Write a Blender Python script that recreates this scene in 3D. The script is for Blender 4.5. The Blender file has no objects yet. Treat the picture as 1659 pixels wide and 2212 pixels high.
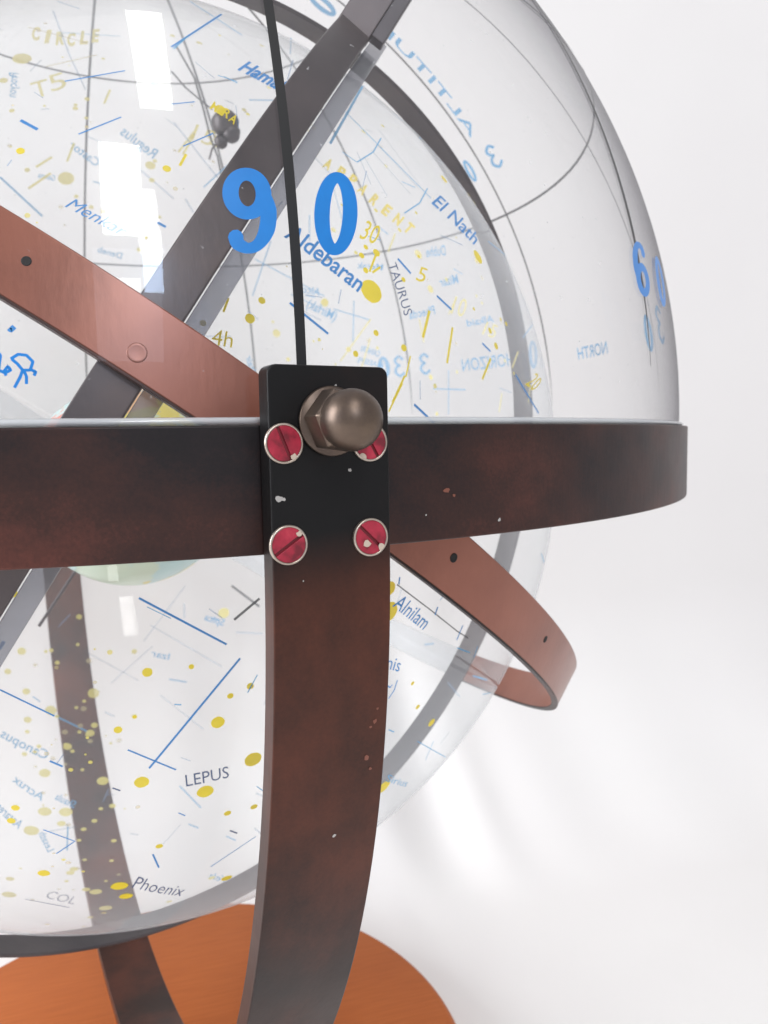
import bpy, bmesh, math, random
from math import sin, cos, radians, pi, sqrt, atan2
from mathutils import Vector, Matrix
random.seed(7)

# ------------------------------------------------------------------ camera, world, lamps
S = 0.02                      # one ring height = 2 cm
ZT = 14.2                     # ring top above the table, in ring heights
CAMP = (0.0, -15.8337, -0.1334)
YAW, PITCH, ROLL, FPX = 0.30128, 0.08958, -0.01714, 1720.0
def cam_axes():
    cy, sy, cp, sp = cos(YAW), sin(YAW), cos(PITCH), sin(PITCH)
    f = Vector((sy*cp, cy*cp, -sp)); r = Vector((cy, -sy, 0)); u = r.cross(f)
    cr, sr = cos(ROLL), sin(ROLL)
    return r*cr+u*sr, -r*sr+u*cr, f
CR, CU, CF = cam_axes()
C0 = Vector(CAMP)
def W(p):                     # ring-height units -> metres, table at z = 0
    return Vector((p[0]*S, p[1]*S, (p[2]+ZT)*S))
scene = bpy.context.scene
cd = bpy.data.cameras.new('camera'); cam = bpy.data.objects.new('camera', cd)
scene.collection.objects.link(cam); scene.camera = cam
cd.sensor_fit = 'VERTICAL'; cd.sensor_height = 24.0; cd.lens = FPX/2212*24.0
cd.dof.use_dof = True; cd.dof.focus_distance = 6.6*S; cd.dof.aperture_fstop = 30.0
cd.clip_start = 0.005; cd.clip_end = 60
cam.matrix_world = Matrix.Translation(W(C0)) @ Matrix((CR, CU, -CF)).transposed().to_4x4()

world = bpy.data.worlds.new('World'); scene.world = world; world.use_nodes = True
bg = world.node_tree.nodes['Background']
bg.inputs[0].default_value = (0.945, 0.95, 1.0, 1); bg.inputs[1].default_value = 0.62
scene.view_settings.view_transform = 'Standard'; scene.view_settings.look = 'None'
scene.view_settings.exposure = 0.0; scene.view_settings.gamma = 1.0
try:
    scene.cycles.transparent_max_bounces = 48; scene.cycles.max_bounces = 14
except Exception: pass

def area_lamp(name, loc, target, sx, sy, power, col=(1, 1, 1)):
    l = bpy.data.lights.new(name, 'AREA'); l.shape = 'RECTANGLE'; l.size = sx; l.size_y = sy
    l.energy = power; l.color = col
    o = bpy.data.objects.new(name, l); scene.collection.objects.link(o)
    o.location = loc
    o.rotation_euler = (Vector(target)-Vector(loc)).to_track_quat('-Z', 'Y').to_euler()
    return o
GC = W((0, 0, -0.62))
# strip lamps of the hall above and behind the photographer: the first three show as the white rectangles on the dome
def strip(direction, dist, sx, sy, L_, col):
    d = Vector(direction).normalized(); loc = W((0.5, -6.5, 4.5))+d*dist
    area_lamp('hall_light', loc, W((0.5, -6.5, 4.5)), sx*dist, sy*dist, L_*pi*sx*sy*dist*dist, col)
strip((.070, -.575, .815), 2.6, .078, .27, 26, (1.0, .99, .96))
strip((-.008, -.825, .565), 3.0, .098, .245, 26, (1.0, 1.0, .98))
strip((.064, -.922, .384), 3.6, .050, .118, 32, (.55, .72, 1.0))
strip((-.10, -.90, -.42), 1.2, .036, .075, 14, (1.0, 1.0, 1.0))  # set low in front of the globe, below table height
strip((.0, -.952, .30), 4.6, .17, .30, 2.4, (.78, .85, 1.0))  # dim doorway behind the camera, reflected as a bluish veil on the dome
# added soft lamp out of view at left, lights the sheet and globe
area_lamp('side_fill_lamp', (-1.9, 0.10, 0.85), W((3, 14, -8)), 1.2, 1.3, 70, (0.93, 0.96, 1.0))

# ------------------------------------------------------------------ helpers
COL = scene.collection
def link(o, parent=None):
    COL.objects.link(o)
    if parent is not None: o.parent = parent
    return o
def tag(o, label=None, cat=None, group=None, kind=None):
    if label: o['label'] = label
    if cat: o['category'] = cat
    if group: o['group'] = group
    if kind: o['kind'] = kind
    return o
def thing(name, label, cat):
    o = bpy.data.objects.new(name, None); link(o); o.empty_display_size = .02
    return tag(o, label, cat)
def mesh_obj(name, verts, faces, mat, parent=None, smooth=True, raw=False):
    me = bpy.data.meshes.new(name)
    me.from_pydata([tuple(v) if raw else tuple(W(v)) for v in verts], [], faces)
    me.materials.append(mat)
    if smooth: me.polygons.foreach_set('use_smooth', [True]*len(me.polygons))
    me.update()
    return link(bpy.data.objects.new(name, me), parent)
def bevel(o, w, seg=2, ang=35):
    m = o.modifiers.new('bevel', 'BEVEL'); m.width = w*S; m.segments = seg
    m.limit_method = 'ANGLE'; m.angle_limit = radians(ang); m.harden_normals = False
    for p in o.data.polygons: p.use_smooth = True
    try:
        n = o.modifiers.new('wn', 'WEIGHTED_NORMAL'); n.keep_sharp = True
    except Exception: pass
    return o
def cray(px, py):
    d = CR*((px-829.5)/FPX)+CU*(-(py-1106)/FPX)+CF
    return d.normalized()
def on_sphere(px, py, c, R, near=True):
    d = cray(px, py); m = Vector(c)-C0; b = m.dot(d); disc = b*b-m.dot(m)+R*R
    if disc < 0: disc = 0
    t = b-sqrt(disc) if near else b+sqrt(disc)
    return C0+d*t
def frame(n):
    n = Vector(n).normalized(); a = Vector((0, 0, 1)) if abs(n.z) < .99 else Vector((1, 0, 0))
    a = (a-n*a.dot(n)).normalized(); return n, a, n.cross(a)

# ------------------------------------------------------------------ materials
def mat(name):
    m = bpy.data.materials.new(name); m.use_nodes = True
    return m, m.node_tree.nodes, m.node_tree.links, m.node_tree.nodes['Principled BSDF']
def ramp(N, stops):
    r = N.new('ShaderNodeValToRGB'); e = r.color_ramp.elements
    e[0].position, e[0].color = stops[0][0], (*stops[0][1], 1)
    e[1].position, e[1].color = stops[-1][0], (*stops[-1][1], 1)
    for p, c in stops[1:-1]:
        k = e.new(p); k.color = (*c, 1)
    return r
def noise(N, L, scale, detail=4, rough=.55, stretch=None, coord='Object'):
    tc = N.new('ShaderNodeTexCoord'); mp = N.new('ShaderNodeMapping')
    if stretch: mp.inputs['Scale'].default_value = stretch
    n = N.new('ShaderNodeTexNoise'); n.inputs['Scale'].default_value = scale
    n.inputs['Detail'].default_value = detail; n.inputs['Roughness'].default_value = rough
    L.new(tc.outputs[coord], mp.inputs[0]); L.new(mp.outputs[0], n.inputs['Vector'])
    return n
def patina(name, stops, metallic=.6, rough=(.3, .5), sc=38, stretch=(1, 1, 1), specks=True, bump=.10, spec=.5, coat=0.0):
    m, N, L, P = mat(name)
    n = noise(N, L, sc, 5, .58, stretch); r = ramp(N, stops)
    nf = noise(N, L, 1500, 2, .7); fm = N.new('ShaderNodeMath'); fm.operation = 'MULTIPLY_ADD'; fm.inputs[1].default_value = .10; fm.inputs[2].default_value = -.05
    L.new(nf.outputs[0], fm.inputs[0]); fa = N.new('ShaderNodeMath'); L.new(n.outputs[0], fa.inputs[0]); L.new(fm.outputs[0], fa.inputs[1]); L.new(fa.outputs[0], r.inputs[0])
    col = r.outputs[0]
    if specks:
        n2 = noise(N, L, 420, 2, .5); r2 = ramp(N, [(0, (0, 0, 0)), (.84, (0, 0, 0)), (.87, (1, 1, 1))])
        L.new(n2.outputs[0], r2.inputs[0])
        mx = N.new('ShaderNodeMixRGB'); mx.inputs[2].default_value = (.25, .22, .19, 1)
        L.new(r2.outputs[0], mx.inputs[0]); L.new(col, mx.inputs[1]); col = mx.outputs[0]
    L.new(col, P.inputs['Base Color']); P.inputs['Metallic'].default_value = metallic
    P.inputs['Specular IOR Level'].default_value = spec
    P.inputs['Coat Weight'].default_value = coat; P.inputs['Coat Roughness'].default_value = .28
    n3 = noise(N, L, 90, 4, .6); mr = N.new('ShaderNodeMapRange')
    mr.inputs[3].default_value, mr.inputs[4].default_value = rough
    L.new(n3.outputs[0], mr.inputs[0]); L.new(mr.outputs[0], P.inputs['Roughness'])
    n4 = noise(N, L, 600, 3, .6, (1, 1, .25)); b = N.new('ShaderNodeBump')
    b.inputs['Strength'].default_value = bump; b.inputs['Distance'].default_value = .0004
    L.new(n4.outputs[0], b.inputs['Height']); L.new(b.outputs[0], P.inputs['Normal'])
    return m
M_leg = patina('brown_black_patina', [(.28, (.016, .011, .010)), (.42, (.036, .017, .013)), (.55, (.088, .029, .018)), (.74, (.16, .048, .027))], .55, (.34, .5), 18, (1.3, 1.3, .8), coat=.12, spec=.35)
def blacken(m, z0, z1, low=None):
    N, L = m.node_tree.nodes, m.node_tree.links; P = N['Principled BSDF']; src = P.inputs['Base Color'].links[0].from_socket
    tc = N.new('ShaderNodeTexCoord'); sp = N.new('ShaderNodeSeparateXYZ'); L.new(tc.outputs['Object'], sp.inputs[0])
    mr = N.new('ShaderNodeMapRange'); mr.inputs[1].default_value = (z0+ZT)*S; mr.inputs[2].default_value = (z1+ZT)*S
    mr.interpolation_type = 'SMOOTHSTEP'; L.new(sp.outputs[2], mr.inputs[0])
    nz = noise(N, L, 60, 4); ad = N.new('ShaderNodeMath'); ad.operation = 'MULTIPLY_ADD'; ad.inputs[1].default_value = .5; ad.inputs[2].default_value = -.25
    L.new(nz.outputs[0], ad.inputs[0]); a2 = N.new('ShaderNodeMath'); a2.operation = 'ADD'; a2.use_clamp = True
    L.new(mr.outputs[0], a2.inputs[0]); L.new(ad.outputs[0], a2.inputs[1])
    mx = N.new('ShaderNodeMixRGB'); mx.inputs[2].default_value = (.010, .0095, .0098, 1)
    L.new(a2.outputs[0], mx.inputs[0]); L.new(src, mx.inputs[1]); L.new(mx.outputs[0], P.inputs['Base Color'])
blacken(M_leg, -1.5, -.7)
M_ring = patina('blackened_bronze', [(.34, (.010, .0095, .0105)), (.44, (.019, .014, .015)), (.54, (.052, .023, .019)), (.68, (.15, .046, .034))], .5, (.40, .54), 11, (1, 1, 1.5), coat=.12, spec=.35)
M_copper = patina('aged_copper', [(.3, (.19, .058, .034)), (.5, (.27, .086, .050)), (.75, (.33, .11, .066))], .35, (.30, .42), 30, specks=False, coat=.35)
M_steel = patina('grey_brown_bronze', [(.3, (.075, .065, .068)), (.55, (.105, .088, .09)), (.8, (.15, .11, .10))], .5, (.36, .5), 30, specks=False)
M_grey = patina('pale_grey_anodised', [(.3, (.07, .062, .068)), (.55, (.10, .088, .092)), (.8, (.13, .11, .11))], .3, (.4, .5), 30, specks=False)
M_nut = patina('nickel_bronze', [(.3, (.06, .046, .040)), (.5, (.11, .082, .068)), (.75, (.20, .145, .105))], .9, (.33, .48), 60, specks=False)
M_brass = patina('bare_screw_rim', [(.3, (.40, .33, .27)), (.7, (.6, .52, .45))], .9, (.25, .4), 60, specks=False)
m, N, L, P = mat('red_enamel'); M_red = m
n = noise(N, L, 300, 4); r = ramp(N, [(.36, (.16, .010, .02)), (.48, (.34, .016, .038)), (.6, (.42, .022, .05)), (.75, (.52, .05, .075))])
L.new(n.outputs[0], r.inputs[0]); L.new(r.outputs[0], P.inputs['Base Color']); P.inputs['Roughness'].default_value = .35
m, N, L, P = mat('chipped_primer'); M_chip = m
P.inputs['Base Color'].default_value = (.55, .45, .36, 1); P.inputs['Roughness'].default_value = .6
m, N, L, P = mat('hole_shade'); M_hole = m
P.inputs['Base Color'].default_value = (.006, .005, .005, 1); P.inputs['Roughness'].default_value = .7

def flat(name, col, rough=.5, alpha=1.0, var=.12):
    m, N, L, P = mat(name)
    n = noise(N, L, 260, 3); mx = N.new('ShaderNodeMixRGB')
    mx.inputs[1].default_value = (*[c*(1-var) for c in col], 1); mx.inputs[2].default_value = (*[min(1, c*(1+var)) for c in col], 1)
    L.new(n.outputs[0], mx.inputs[0]); L.new(mx.outputs[0], P.inputs['Base Color'])
    P.inputs['Roughness'].default_value = rough; P.inputs['Alpha'].default_value = alpha
    return m
INK_BLUE = flat('bright_blue_ink', (.005, .205, .62), .35)
INK_BLUE2 = flat('blue_ink', (.015, .22, .58), .5, .94)
INK_PALE = flat('translucent_blue_ink', (.07, .36, .66), .6, .75)
INK_FAINT = flat('thin_blue_ink', (.15, .34, .58), .6, .42)
INK_NAVY = flat('dark_blue_ink', (.01, .05, .16), .5, .9)
INK_YEL = flat('yellow_ink', (.86, .68, .035), .5, .97)
INK_YEL2 = flat('translucent_yellow_ink', (.86, .74, .18), .6, .75)
INK_YEL3 = flat('thin_yellow_ink', (.72, .60, .28), .6, .45)
INK_BLACK = flat('black_ink', (.004, .004, .005), .4)
INK_GREY = flat('thin_black_ink', (.04, .043, .048), .5, .82)

def glass(name, tint, limb, limb_pow=3.0, rough=.015, veil=0.0, refl=1.0, glow=0.0, dust=False, milk=0.0):
    """clear acrylic shell: facing-dependent reflection and the edge tone of refraction put into the tint at grazing angles"""
    m = bpy.data.materials.new(name); m.use_nodes = True
    N = m.node_tree.nodes; L = m.node_tree.links; N.clear()
    out = N.new('ShaderNodeOutputMaterial'); lw = N.new('ShaderNodeLayerWeight'); lw.inputs[0].default_value = .5
    pw = N.new('ShaderNodeMath'); pw.operation = 'POWER'; pw.inputs[1].default_value = 5
    L.new(lw.outputs['Facing'], pw.inputs[0])
    ma = N.new('ShaderNodeMath'); ma.operation = 'MULTIPLY_ADD'; ma.inputs[1].default_value = .75*refl; ma.inputs[2].default_value = .05*refl
    L.new(pw.outputs[0], ma.inputs[0])
    pl = N.new('ShaderNodeMath'); pl.operation = 'POWER'; pl.inputs[1].default_value = limb_pow
    L.new(lw.outputs['Facing'], pl.inputs[0])
    mx = N.new('ShaderNodeMixRGB'); mx.inputs[1].default_value = (*tint, 1); mx.inputs[2].default_value = (*limb, 1)
    L.new(pl.outputs[0], mx.inputs[0])
    tr = N.new('ShaderNodeBsdfTransparent'); L.new(mx.outputs[0], tr.inputs[0])
    gl = N.new('ShaderNodeBsdfGlossy'); gl.inputs['Roughness'].default_value = rough
    body = tr.outputs[0]
    if veil > 0:
        df = N.new('ShaderNodeBsdfDiffuse'); df.inputs[0].default_value = (.85, .87, .9, 1)
        ms0 = N.new('ShaderNodeMixShader'); ms0.inputs[0].default_value = veil
        if milk > 0:
            mk = N.new('ShaderNodeMath'); mk.operation = 'MULTIPLY_ADD'; mk.inputs[1].default_value = milk; mk.inputs[2].default_value = veil
            pk = N.new('ShaderNodeMath'); pk.operation = 'POWER'; pk.inputs[1].default_value = 4; L.new(lw.outputs['Facing'], pk.inputs[0]); L.new(pk.outputs[0], mk.inputs[0]); L.new(mk.outputs[0], ms0.inputs[0])
        L.new(tr.outputs[0], ms0.inputs[1]); L.new(df.outputs[0], ms0.inputs[2]); body = ms0.outputs[0]
    if dust:
        nz = noise(N, L, 520, 2, .5); rz = ramp(N, [(0, (0, 0, 0)), (.735, (0, 0, 0)), (.77, (.35, .35, .35))]); L.new(nz.outputs[0], rz.inputs[0])
        nb = noise(N, L, 9, 4, .65); rb = ramp(N, [(.45, (.0, .0, .0)), (.75, (.07, .07, .07))]); L.new(nb.outputs[0], rb.inputs[0])
        ad = N.new('ShaderNodeMixRGB'); ad.blend_type = 'ADD'; ad.inputs[0].default_value = 1; L.new(rz.outputs[0], ad.inputs[1]); L.new(rb.outputs[0], ad.inputs[2])
        dd = N.new('ShaderNodeBsdfDiffuse'); dd.inputs[0].default_value = (.8, .8, .8, 1)
        md = N.new('ShaderNodeMixShader'); L.new(ad.outputs[0], md.inputs[0]); L.new(body, md.inputs[1]); L.new(dd.outputs[0], md.inputs[2]); body = md.outputs[0]
    glo = gl.outputs[0]
    if glow > 0:
        g2 = N.new('ShaderNodeBsdfGlossy'); g2.inputs['Roughness'].default_value = .16
        mg = N.new('ShaderNodeMixShader'); mg.inputs[0].default_value = glow; L.new(glo, mg.inputs[1]); L.new(g2.outputs[0], mg.inputs[2]); glo = mg.outputs[0]
    ms = N.new('ShaderNodeMixShader'); L.new(ma.outputs[0], ms.inputs[0])
    L.new(body, ms.inputs[1]); L.new(glo, ms.inputs[2]); L.new(ms.outputs[0], out.inputs[0])
    return m
G_dome = glass('dome_acrylic', (.985, .985, .985), (.06, .05, .09), 6, refl=.6, rough=.02, glow=.30, dust=True)  # dark limb colour stands in for dark surroundings refracted at the edge
G_sphere = glass('sphere_acrylic', (.985, .988, .985), (.86, .86, .85), 5, veil=.085, refl=.3, rough=.03, milk=.30)
G_flange = glass('flange_acrylic', (.86, .87, .86), (.6, .62, .6), 2, rough=.12, veil=.5)
G_band = glass('seam_acrylic', (.55, .55, .58), (.4, .4, .42), 2, rough=.15, veil=.12)

G_paled = glass('paled_ring_stand_in', (.93, .93, .93), (.72, .73, .73), 2, rough=.1, veil=.26, refl=.5)
# ------------------------------------------------------------------ backdrop (paper sweep) and table cloth
m, N, L, P = mat('white_backdrop_paper'); M_back = m
n = noise(N, L, 3.0, 3); r = ramp(N, [(.35, (.80, .775, .76)), (.65, (.83, .81, .79))])
L.new(n.outputs[0], r.inputs[0]); L.new(r.outputs[0], P.inputs['Base Color']); P.inputs['Roughness'].default_value = .85
n2 = noise(N, L, 900, 2); b = N.new('ShaderNodeBump'); b.inputs['Strength'].default_value = .08; b.inputs['Distance'].default_value = .0005
L.new(n2.outputs[0], b.inputs['Height']); L.new(b.outputs[0], P.inputs['Normal'])
verts, faces = [], []
XS = [-1.4+.05*i for i in range(26)]+[-.1+.005*i for i in range(121)]+[.52+.05*i for i in range(28)]
SS = [0+.06*i for i in range(15)]+[.88+.008*i for i in range(90)]+[1.61+.06*i for i in range(30)]
def sweep(s):                 # s: length along the sheet -> y, z, normal y, normal z (metres)
    y0, R = .095, .155; s0 = .895
    if s < s0: return -0.8+s, 0.0, 0.0, 1.0
    a = (s-s0)/R
    if a < pi/2: return y0+R*sin(a), R*(1-cos(a)), -sin(a), cos(a)
    return y0+R, R+(s-s0-R*pi/2), -1.0, 0.0
FOLDS = [(.215, -.10, .017, .0060), (.182, -.04, .017, -.0045), (.152, .04, .018, .0050), (.12, .05, .02, -.0030), (.265, -.16, .035, .006), (.09, .1, .03, .006), (.02, .1, .03, .005), (.36, -.3, .06, .008), (.50, -.2, .09, .010)]
def fold(x, z, s):
    if s < .90: return 0.0
    k = min(1, (s-.90)/.09); h = 0
    for fx, sl, w, a in FOLDS:
        d = x-(fx+sl*(z-.03)); fade = math.exp(-max(0, z-.10)/.16)
        h += a*math.exp(-(d/(w*(1+z*2.5)))**2)*k*fade
    return h
for s_ in SS:
    y, z, ny, nz_ = sweep(s_)
    for x in XS:
        h = fold(x, z, s_); verts.append((x, y+ny*h, z+nz_*h))
nx = len(XS)
for j in range(len(SS)-1):
    for i in range(nx-1):
        a = j*nx+i; faces.append((a, a+1, a+nx+1, a+nx))
bk = mesh_obj('backdrop', verts, faces, M_back, raw=True)
tag(bk, 'white backdrop sheet sweeping up behind the globe with soft folds', kind='structure')

# ------------------------------------------------------------------ bands
def band(name, c, n, r0, r1, w, mat_, parent, t0=0, t1=2*pi, seg=180, bw=.025, axis0=None):
    """flat strip bent into a circle: radii r0..r1, half width w along n"""
    n = Vector(n).normalized(); c = Vector(c)
    if axis0 is None: _, a, b_ = frame(n)
    else:
        a = Vector(axis0); a = (a-n*a.dot(n)).normalized(); b_ = n.cross(a)
    closed = abs((t1-t0)-2*pi) < 1e-6
    verts, faces = [], []
    k = seg if closed else seg+1
    for i in range(k):
        t = t0+(t1-t0)*i/seg; d = a*cos(t)+b_*sin(t)
        for r, s in ((r0, -1), (r1, -1), (r1, 1), (r0, 1)):
            verts.append(c+d*r+n*s*w)
    for i in range(seg):
        A = i*4; B = ((i+1) % k)*4
        for q in range(4):
            p = (q+1) % 4; faces.append((A+q, A+p, B+p, B+q))
    if not closed: faces += [(0, 3, 2, 1), (k*4-4, k*4-3, k*4-2, k*4-1)]
    o = mesh_obj(name, verts, faces, mat_, parent, smooth=False)
    bm = bmesh.new(); bm.from_mesh(o.data); bmesh.ops.recalc_face_normals(bm, faces=bm.faces); bm.to_mesh(o.data); bm.free()
    return bevel(o, bw)

# ------------------------------------------------------------------ stand: wooden base, column, leg band, horizon ring, bracket screws, nut
AZF = radians(8.27); AZ = radians(10.8); D = Vector((sin(AZ), -cos(AZ), 0)); T = Vector((cos(AZ), sin(AZ), 0)); Z = Vector((0, 0, 1))
OFF = Vector((sin(AZF), -cos(AZF), 0))*9.99-D*9.99       # the leg's plane passes slightly beside the globe's axis
stand = thing('globe_stand', 'dark globe stand with red screws, curved leg and round orange wooden base', 'globe stand')
# base
m, N, L, P = mat('orange_stained_wood'); M_wood = m
tc = N.new('ShaderNodeTexCoord'); mp = N.new('ShaderNodeMapping'); mp.inputs['Scale'].default_value = (1, 16, 16)
wv = N.new('ShaderNodeTexNoise'); wv.inputs['Scale'].default_value = 55; wv.inputs['Detail'].default_value = 7
L.new(tc.outputs['Object'], mp.inputs[0]); L.new(mp.outputs[0], wv.inputs['Vector'])
r = ramp(N, [(.3, (.38, .094, .017)), (.5, (.42, .106, .020)), (.7, (.45, .118, .024))]); L.new(wv.outputs[0], r.inputs[0])
n5 = noise(N, L, 9, 3); mx = N.new('ShaderNodeMixRGB'); mx.blend_type = 'MULTIPLY'; mx.inputs[0].default_value = .4
r5 = ramp(N, [(.35, (.75, .68, .62)), (.6, (1, 1, 1))]); L.new(n5.outputs[0], r5.inputs[0])
L.new(r.outputs[0], mx.inputs[1]); L.new(r5.outputs[0], mx.inputs[2]); L.new(mx.outputs[0], P.inputs['Base Color'])
P.inputs['Roughness'].default_value = .6; P.inputs['Specular IOR Level'].default_value = .25
def lathe(name, prof, mat_, parent, seg=128, origin=(0, 0, 0), ax=None, smooth=True, ang=40):
    """prof: (radius, height) pairs; ax: axis direction"""
    ax = Vector(ax).normalized() if ax is not None else Vector((0, 0, 1))
    a = ax.orthogonal().normalized(); b_ = ax.cross(a); o0 = Vector(origin)
    verts, faces = [], []
    for r, h in prof:
        if r < 1e-6: verts.append(o0+ax*h); continue
        for i in range(seg):
            t = 2*pi*i/seg; verts.append(o0+ax*h+(a*cos(t)+b_*sin(t))*r)
    idx = 0; rows = []
    for r, h in prof:
        if r < 1e-6: rows.append([idx]); idx += 1
        else: rows.append(list(range(idx, idx+seg))); idx += seg
    for A, B in zip(rows, rows[1:]):
        for i in range(seg):
            j = (i+1) % seg
            if len(A) == 1 and len(B) == 1: continue
            if len(A) == 1: faces.append((A[0], B[i], B[j]))
            elif len(B) == 1: faces.append((A[i], A[j], B[0]))
            else: faces.append((A[i], A[j], B[j], B[i]))
    o = mesh_obj(name, verts, faces, mat_, parent, smooth)
    bm = bmesh.new(); bm.from_mesh(o.data); bmesh.ops.recalc_face_normals(bm, faces=bm.faces); bm.to_mesh(o.data); bm.free()
    return o
lathe('wooden_base', [(0, -14.2), (6.0, -14.2), (6.25, -14.1), (6.33, -13.9), (6.33, -13.25), (6.28, -13.08), (6.16, -13.0), (0, -12.99)], M_wood, stand, 160)
lathe('column', [(0, -13), (.42, -12.99), (.44, -12.9), (.28, -12.8), (.26, -11.2), (.3, -11.05), (.3, -10.95), (0, -10.95)], M_leg, stand, 48, OFF)
# horizon ring
RO, RI = 9.78, 9.56
band('horizon_ring', (0, 0, -.5), (0, 0, 1), RI, RO, .5, M_ring, stand, seg=240, bw=.018)
# leg band: half circle with straight tops that stand proud of the ring
LO, LI, LW, LZ = 9.99, 9.785, .50, -.95
path = []                     # (radial, z, normal angle)
TOP = .44
for k in range(9): path.append((1, 0, TOP+(LZ-TOP)*k/8.0))
nA = 120
prof = []
for k in range(9):
    z = TOP+(LZ-TOP)*k/8; prof.append((LO, z, LI, z))
for k in range(1, nA):
    t = pi*k/nA; prof.append((LO*cos(t), LZ-LO*sin(t), LI*cos(t), LZ-LI*sin(t)))
for k in range(9):
    z = LZ+(TOP-LZ)*k/8; prof.append((-LO, z, -LI, z))
verts, faces = [], []
for (xo, zo, xi, zi) in prof:
    for (x, z, s) in ((xi, zi, -1), (xo, zo, -1), (xo, zo, 1), (xi, zi, 1)):
        verts.append(OFF+D*x+T*s*LW+Vector((0, 0, z)))
for i in range(len(prof)-1):
    for q in range(4):
        p = (q+1) % 4; faces.append((i*4+q, i*4+p, i*4+4+p, i*4+4+q))
e = len(prof)*4; faces += [(0, 3, 2, 1), (e-4, e-3, e-2, e-1)]
leg = mesh_obj('leg_band', verts, faces, M_leg, stand, smooth=False)
bm = bmesh.new(); bm.from_mesh(leg.data); bmesh.ops.recalc_face_normals(bm, faces=bm.faces)
bm.verts.ensure_lookup_table()
ce = []
for e_ in bm.edges:           # round the four corners of both ends
    a_, b_ = e_.verts
    if {a_.index, b_.index} in ({0, 1}, {2, 3}, {e-4, e-3}, {e-2, e-1}): ce.append(e_)
bmesh.ops.bevel(bm, geom=ce, offset=.07*S, segments=4, affect='EDGES', profile=.5)
bm.to_mesh(leg.data); bm.free(); bevel(leg, .014)
# screws: enamelled slotted heads with a bare rim
def face_pt(px, py, off=0.0):
    d = cray(px, py); c = OFF+D*(LO+off); t = (c-C0).dot(D)/d.dot(D); return C0+d*t
def face_leg(px, py):         # point on the outer face of the leg (vertical part)
    return face_pt(px, py)
screw_src = [((612, 958), 68, [(.55, -.78, .03)]), ((797, 955), 60, [(-.5, -.82, .03)]), ((622, 1177), -33, [(.62, .6, .025)]), ((799, 1160), 44, [(-.3, -.38, .034), (.66, -.6, .03)])]
for (pp, slot, chips) in screw_src:
    c = face_leg(*pp); R_ = .146
    rim = lathe('screw', [(R_+.006, .0), (R_+.006, .022), (R_-.004, .03), (R_-.012, .024), (R_-.012, .0)], M_brass, stand, 40, c, D)
    # head in two halves each side of the slot
    a = radians(slot); u = (T*cos(a)-Z*sin(a)); v = D.cross(u)
    hw = .013; rr = R_-.013
    vv, ff = [], []
    for sgn in (1, -1):
        base = len(vv); a0 = math.asin(hw/rr); K = 20; pts = []
        for k in range(K+1):
            t = a0+(pi-2*a0)*k/K; pts.append((rr*cos(t), sgn*rr*sin(t)))
        for (x, y) in pts: vv.append(c+u*x+v*y+D*.027)
        for (x, y) in pts: vv.append(c+u*x+v*y+D*.002)
        n_ = len(pts)
        ff.append(tuple(base+i for i in range(n_)))
        ff += [(base+i, base+(i+1) % n_, base+n_+(i+1) % n_, base+n_+i) for i in range(n_)]
    h = mesh_obj('head', vv, ff, M_red, rim, smooth=False)
    bm = bmesh.new(); bm.from_mesh(h.data); bmesh.ops.recalc_face_normals(bm, faces=bm.faces); bm.to_mesh(h.data); bm.free(); bevel(h, .005, 2, 50)
    vv = [c+u*x+v*y+D*.006 for x, y in ((-rr, -hw), (rr, -hw), (rr, hw), (-rr, hw))]
    m_slot = flat('slot_shade_red', (.17, .012, .02)) if 'M_slot' not in globals() else M_slot  # red darkened to read deeper, slot shade put into the colour
    M_slot = m_slot
    mesh_obj('slot', vv, [(0, 1, 2, 3)], M_slot, rim, smooth=False)
    for (cx, cz, cr_) in chips:
        pts = []
        for k in range(9):
            t = 2*pi*k/9; q = cr_*random.uniform(.7, 1.2); pts.append(c+T*(cx*.9*R_+q*cos(t))+Z*(cz*.9*R_+q*sin(t))+D*.0285)
        mesh_obj('enamel_chip', pts, [tuple(range(9))], M_chip, rim, smooth=False)
def scuff(px, py, r, mt, surf='leg', asp=1.0):
    if surf == 'leg':
        t0 = None; d = cray(px, py); o = C0-Vector((0, 0, LZ))-OFF
        dd = (d.dot(D), d.z); oo = (o.dot(D), o.z)
        if py < 1250: p = face_leg(px, py); nn = D
        else:
            A_ = dd[0]**2+dd[1]**2; B_ = 2*(dd[0]*oo[0]+dd[1]*oo[1]); C_ = oo[0]**2+oo[1]**2-LO**2
            t = (-B_-sqrt(B_*B_-4*A_*C_))/(2*A_); p = C0+d*t; q = p-Vector((0, 0, LZ))-OFF; nn = (D*q.dot(D)+Z*q.z).normalized()
    else:
        d = cray(px, py); A_ = d.x**2+d.y**2; B_ = 2*(C0.x*d.x+C0.y*d.y); C_ = C0.x**2+C0.y**2-RO**2
        t = (-B_-sqrt(B_*B_-4*A_*C_))/(2*A_); p = C0+d*t; nn = Vector((p.x, p.y, 0)).normalized()
    a = nn.cross(Z).normalized(); b_ = nn.cross(a); K = 9; r_ = r/FPX*(p-C0).dot(CF); vv = []
    for k in range(K):
        t = 2*pi*k/K; q = r_*random.uniform(.6, 1.25); vv.append(p+nn*.004+a*q*cos(t)*asp+b_*q*sin(t))
    mesh_obj('chip', vv, [tuple(range(K))], mt, leg if surf == 'leg' else stand, smooth=False)
M_pale = flat('bare_metal_speck', (.42, .40, .38), .5); M_rust = flat('bare_copper_chip', (.20, .065, .04), .5)
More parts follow.
